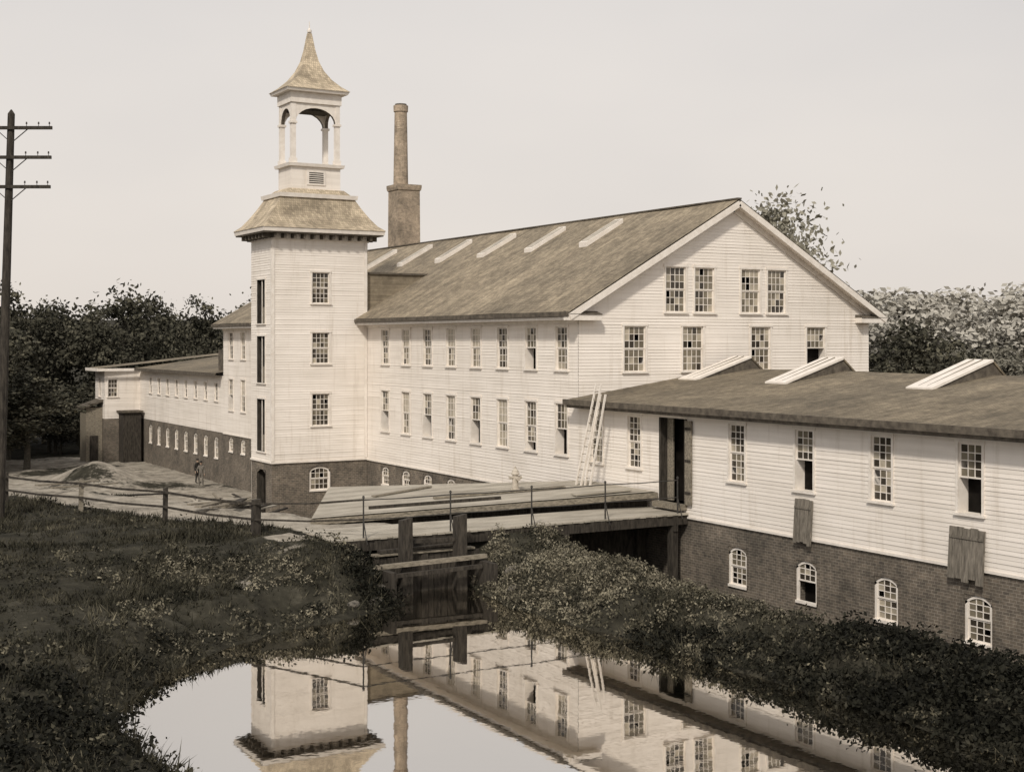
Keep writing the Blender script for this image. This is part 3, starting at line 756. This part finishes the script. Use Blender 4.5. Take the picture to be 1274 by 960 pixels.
sg=empty('sluice_gate'); q=MB()
for x in (-12.1,-10.1): q.hexa([(x-.19,39.95,-1),(x+.19,39.95,-1),(x+.19,40.33,-1),(x-.19,40.33,-1),(x-.17,39.97,2.42),(x+.18,39.97,2.5),(x+.18,40.31,2.46),(x-.17,40.31,2.4)],dw)
q.beam((-13.3,39.75,1.02),(-9.3,39.8,1.08),.2,.13,wd); q.beam((-13.0,39.5,.74),(-9.6,39.55,.80),.16,.12,dw)
q.box(-13.1,-9.4,40.36,40.7,1.25,1.31,wd); q.beam((-12.9,40.5,1.4),(-9.8,40.55,1.43),.2,.08,dw)
x=-13.1
while x<-9.3: 
    q.box(x,x+.23,40.42+random.uniform(-.04,.04),40.5,-1,1.22+random.uniform(-.05,.02),dw); x+=.245  # gate boards kept near black, painting in the shade of the opening
q.beam((-12.1,40.15,1.7),(-10.1,40.15,1.66),.08,.12,dw)
q.box(-13.2,-13.0,38.9,40.5,-1,.95,dw); q.box(-9.55,-9.35,38.9,40.5,-1,.95,dw)
q.obj('posts_and_gate_boards',sg)

def ladder(x0,y0,z0,x1,y1,z1,w):
    e=empty('ladder'); q=MB(); a=Vector((x0,y0,z0));b_=Vector((x1,y1,z1)); o=Vector((0,w/2,0))
    q.beam(a-o,b_-o,.045,.08,tr); q.beam(a+o,b_+o,.045,.08,tr); n=int((b_-a).length/.3)
    for i in range(1,n): p=a.lerp(b_,i/n); q.cyl(p-o,p+o,.014,.014,6,wd,False)
    q.obj('rails_and_rungs',e)
ladder(-1.35,46.4,2.41,-.80,45.75,6.5,.36); ladder(-1.25,45.9,2.42,-.80,45.45,6.1,.36)

hy=empty('fire_hydrant',(-3.9,47.1,zs_(-3.9))); q=MB(); HM=simple('hydrant_paint',(.36,.32,.26),(.58,.52,.44),8,.6)
def rot(profile,m=0,c=(0,0)):
    for (r0,z0),(r1,z1) in zip(profile,profile[1:]): q.cyl((c[0],c[1],z0),(c[0],c[1],z1),r0,r1,16,m,False)
rot([(.19,0),(.19,.06),(.13,.07),(.12,.62),(.17,.63),(.17,.68),(.14,.72),(.12,.80),(.06,.86),(.035,.87),(.035,.95),(0.001,.955)])
q.cyl((-.25,0,.52),(.25,0,.52),.055,.055,12,0); q.cyl((-.27,0,.52),(-.23,0,.52),.075,.075,8,0); q.cyl((.23,0,.52),(.27,0,.52),.075,.075,8,0)
q.cyl((0,0,.48),(0,-.24,.48),.075,.075,12,0); q.cyl((0,-.22,.48),(0,-.27,.48),.09,.09,8,0)
q.obj('hydrant_body',hy,[HM])

def hatch(y,w,z0,z1):
    e=empty('loading_hatch'); q=MB(); n=5
    for i in range(n):
        a_=y-w/2+w*i/n; j=random.uniform(-.1,.1)
        q.hexa([(-.20,a_,z0+j),(-.15,a_,z0+j),(-.15,a_+w/n-.008,z0+j),(-.20,a_+w/n-.008,z0+j),(-.10,a_,z1+j*.3),(-.05,a_,z1+j*.3),(-.05,a_+w/n-.008,z1+j*.3),(-.10,a_+w/n-.008,z1+j*.3)],hw)
    q.box(-.15,-.125,y-w/2+.03,y+w/2-.03,z1-.32,z1-.24,hw)
    q.obj('boards',e)
hatch(34.55,.85,1.5,2.95); hatch(27.65,1.3,1.3,2.8)

up=empty('utility_pole'); q=MB()
bz=hz(-22.5,53.2); p0=Vector((-22.45,53.2,bz-.5)); p1=Vector((-21.95,53.5,16.7))
q.cyl(p0,p1,.2,.13,12,dw); q.cyl(p1,p1+Vector((0,0,.16)),.13,.02,12,dw)
ad=Vector((.8648,-.5021,0))
for z in (16.15,15.05,13.95):
    t=(z-p0.z)/(p1.z-p0.z); c=p0.lerp(p1,t)+Vector((0,-.18,0))
    q.beam(c-ad*1.5,c+ad*1.5,.1,.12,dw)
    for k in (-1.4,-1.0,-.55,.55,1.0,1.4):
        w=c+ad*k; q.cyl(w+Vector((0,0,.06)),w+Vector((0,0,.16)),.012,.012,5,ir); q.cyl(w+Vector((0,0,.14)),w+Vector((0,0,.22)),.035,.025,8,gd)
    q.beam(c-ad*.6+Vector((0,0,-.04)),c+Vector((0,.1,-.55)),.03,.03,ir); q.beam(c+ad*.6+Vector((0,0,-.04)),c+Vector((0,.1,-.55)),.03,.03,ir)
q.obj('pole_and_crossarms',up)

def lumber(x,y,n,L_,ang,sp):
    e=empty('lumber_pile'); q=MB()
    for i in range(n):
        a_=ang+random.gauss(0,.35); l=L_*random.uniform(.5,1.1); cx_=x+random.gauss(0,sp); cy_=y+random.gauss(0,sp)
        z=hz(cx_,cy_)+.06+random.random()*.3; dx,dy=math.cos(a_)*l/2,math.sin(a_)*l/2
        q.beam((cx_-dx,cy_-dy,z+random.uniform(-.1,.1)),(cx_+dx,cy_+dy,z+random.uniform(-.1,.1)),random.uniform(.12,.3),.06,random.choice([wd,dw,dw,pk]))
    q.obj('planks',e)
lumber(-13.2,51.5,18,3.0,.6,1.0); lumber(-11.6,58,18,3.4,1.2,1.3); lumber(-8.5,70,20,3.5,.2,1.8); lumber(-5,84,16,4,1.4,1.6); lumber(-15,62,14,3,.3,1.8); lumber(-17,76,12,4,.9,2.2)
ROCK=simple('rock',(.07,.065,.055),(.24,.215,.18),3,.95,bmp=.5)
def rock(x,y,r,z=None):
    import bmesh
    bm=bmesh.new(); bmesh.ops.create_icosphere(bm,subdivisions=2,radius=r)
    s=random.random()*50
    for w in bm.verts:
        k=1+.28*math.sin(w.co.x*4/r*.5+s)+.2*math.sin(w.co.y*3/r+s*2); w.co*=k; w.co.z*=.6
    me=bpy.data.meshes.new('rock'); bm.to_mesh(me); bm.free(); me.materials.append(ROCK)
    o=bpy.data.objects.new('rock',me); scene.collection.objects.link(o); o.location=(x,y,(hz(x,y) if z is None else z)+r*.1); o.rotation_euler=(0,0,s)
for x,y,r in [(-13.7,40.3,.25),(-13.4,39.4,.2),(-9.1,39.9,.24),(-8.9,38.9,.28),(-13.9,38.6,.22),(-9.6,37.6,.2),(-14.8,38.2,.16),(-22.7,33.2,.1)]: rock(x,y,r)

# ---------------------------------------------------------------- people
CLO=simple('dark_coat',(.02,.019,.017),(.05,.045,.04),9,.9); SKIN=simple('skin',(.38,.27,.2),(.45,.33,.25),9,.6); SHIRT=simple('work_shirt',(.10,.09,.08),(.2,.18,.15),9,.9)
def person(x,y,rotz,top,pose):
    z=hz(x,y); e=empty('person',(x,y,z)); e.rotation_euler=(0,0,rotz)
    J={'pel':(0,0,.93),'wai':(0,0,1.08),'che':(0,-.01,1.30),'nec':(0,0,1.46),'hd':(0,-.01,1.53),
       'sl':(-.17,0,1.42),'sr':(.17,0,1.42),'hl':(-.09,0,.90),'hr':(.09,0,.90),
       'kl':(-.12,-.02,.50),'kr':(.12,-.05 if pose else 0,.50),'al':(-.13,.03,.09),'ar':(.15,-.02,.09),'tl':(-.15,-.13,.05),'tr':(.18,-.19,.05)}
    if pose: J.update({'el':(-.30,.03,1.14),'wl':(-.20,-.18,1.05),'er':(.28,.04,1.13),'wr':(.27,-.06,.88)})
    else: J.update({'el':(-.26,.05,1.13),'wl':(-.26,-.04,.88),'er':(.33,.06,1.15),'wr':(.18,-.02,.98)})
    R={'pel':.145,'wai':.135,'che':.155,'nec':.06,'hd':.055,'sl':.075,'sr':.075,'hl':.095,'hr':.095,'kl':.07,'kr':.07,'al':.05,'ar':.05,'tl':.04,'tr':.04,'el':.052,'wl':.034,'er':.052,'wr':.034}
    E_=[('pel','wai'),('wai','che'),('che','nec'),('nec','hd'),('che','sl'),('che','sr'),('sl','el'),('el','wl'),('sr','er'),('er','wr'),('pel','hl'),('pel','hr'),('hl','kl'),('kl','al'),('al','tl'),('hr','kr'),('kr','ar'),('ar','tr')]
    ks=list(J); me=bpy.data.meshes.new('body'); me.from_pydata([J[k] for k in ks],[(ks.index(a),ks.index(b)) for a,b in E_],[])
    o=bpy.data.objects.new('clothed_body',me); scene.collection.objects.link(o); o.parent=e
    o.modifiers.new('skin','SKIN'); sd=me.skin_vertices[0].data
    for i,k in enumerate(ks): r=R[k]; sd[i].radius=(r,r*(.75 if k in('pel','wai','che') else 1)); sd[i].use_root=(k=='pel')
    s=o.modifiers.new('sub','SUBSURF'); s.levels=2; s.render_levels=2
    me.materials.append(top)
    h=MB()
    rings=[(.045,.05,1.50),(.062,.075,1.53),(.072,.09,1.57),(.078,.098,1.62),(.078,.10,1.67),(.07,.088,1.71),(.045,.055,1.745),(.01,.012,1.755)]
    n=14
    for rx,ry,zz in rings:
        for k in range(n):
            t=2*math.pi*k/n; h.v.append((math.cos(t)*rx,math.sin(t)*ry-.01,zz))
    for a in range(len(rings)-1):
        for k in range(n): h.f.append((a*n+k,a*n+(k+1)%n,a*n+n+(k+1)%n,a*n+n+k)); h.m.append(0 if (a<4 and math.sin(2*math.pi*(k+.5)/n)<.3) else 1)
    h.hexa([(-.012,-.105,1.59),(.012,-.105,1.59),(.006,-.098,1.635),(-.006,-.098,1.635),(-.014,-.132,1.595),(.014,-.132,1.595),(.005,-.112,1.633),(-.005,-.112,1.633)],0)
    for sx in(-1,1):
        h.box(sx*.03-.011,sx*.03+.011,-.112,-.103,1.635,1.645,1); h.box(sx*.08-.008,sx*.08+.008,-.02,.02,1.60,1.66,0)
    h.box(-.022,.022,-.108,-.1,1.562,1.568,1)
    h.cyl((0,-.01,1.70),(0,-.01,1.715),.14,.13,18,1); h.cyl((0,-.01,1.71),(0,-.01,1.80),.088,.08,18,1)
    for w_,el in(('wl','el'),('wr','er')):
        a=Vector(J[w_]);d_=(a-Vector(J[el])).normalized(); sd_=d_.cross(Vector((1,0,0)) if abs(d_.x)<.8 else Vector((0,0,1))).normalized()
        pe=a+d_*.085; h.beam(a-d_*.02,pe,.08,.03,0,up=d_.cross(sd_))
        for j,l in enumerate((.065,.078,.082,.07)):
            b0=pe+sd_*(-.03+.02*j); m1=b0+d_*l*.55; m2=m1+(d_*.8+d_.cross(sd_)*.6)*l*.5
            h.cyl(b0-d_*.01,m1,.010,.009,6,0); h.cyl(m1,m2,.009,.007,6,0)
        t0=a+d_*.03-sd_*.035; h.cyl(t0,t0+(d_*.7-sd_*.7)*.06,.012,.009,6,0)
    h.obj('head_and_hands',e,[SKIN,CLO],True)
person(-1.3,97.4,.5,CLO,0); person(-1.9,94.6,-.6,SHIRT,1)

# ---------------------------------------------------------------- sky, sun, camera
w=bpy.data.worlds.new('World'); scene.world=w; w.use_nodes=True; nt=w.node_tree
bg=nt.nodes['Background']; sky=N(nt,'ShaderNodeTexSky',sky_type='NISHITA'); sky.sun_disc=False
EL=math.radians(42); AZ=math.radians(225)
sky.sun_elevation=EL; sky.sun_rotation=AZ; sky.dust_density=4; sky.air_density=1.2; sky.ozone_density=1
hs=N(nt,'ShaderNodeHueSaturation'); hs.inputs['Saturation'].default_value=.15; nt.links.new(sky.outputs[0],hs.inputs['Color'])
tc=N(nt,'ShaderNodeTexCoord'); sp=N(nt,'ShaderNodeSeparateXYZ'); nt.links.new(tc.outputs['Generated'],sp.inputs[0])
hzc=ramp(nt,sp.outputs[2],[(0,(.92,.85,.775)),(.10,(.85,.80,.75)),(.3,(.74,.72,.71)),(1,(.62,.605,.605))])
cl=ramp(nt,noise(nt,scaled(nt,tc.outputs['Generated'],(1,1,2.5)),1.6,4,.5),[(.3,(8.9,8.9,9.05)),(.7,(10.7,10.5,10.3))])
hz2=mixc(nt,1.0,hzc,cl,'MULTIPLY')
nt.links.new(mixc(nt,.85,hs.outputs[0],hz2),bg.inputs['Color']); bg.inputs['Strength'].default_value=.1
sd=bpy.data.lights.new('sun','SUN'); sd.energy=2.6; sd.angle=math.radians(5); sd.color=(1,.925,.82)
so=bpy.data.objects.new('sun',sd); scene.collection.objects.link(so)
sv=Vector((math.sin(AZ)*math.cos(EL),math.cos(AZ)*math.cos(EL),math.sin(EL)))
so.rotation_euler=sv.to_track_quat('Z','Y').to_euler(); so.location=sv*100
cam=bpy.data.cameras.new('camera'); co_=bpy.data.objects.new('camera',cam); scene.collection.objects.link(co_)
co_.location=(-31.4,0,8.2); co_.rotation_euler=(math.radians(90),0,math.radians(-30.14))
cam.sensor_width=36; cam.lens=48.04; cam.shift_y=-55/1274; cam.clip_end=6000; cam.clip_start=.5
scene.camera=co_
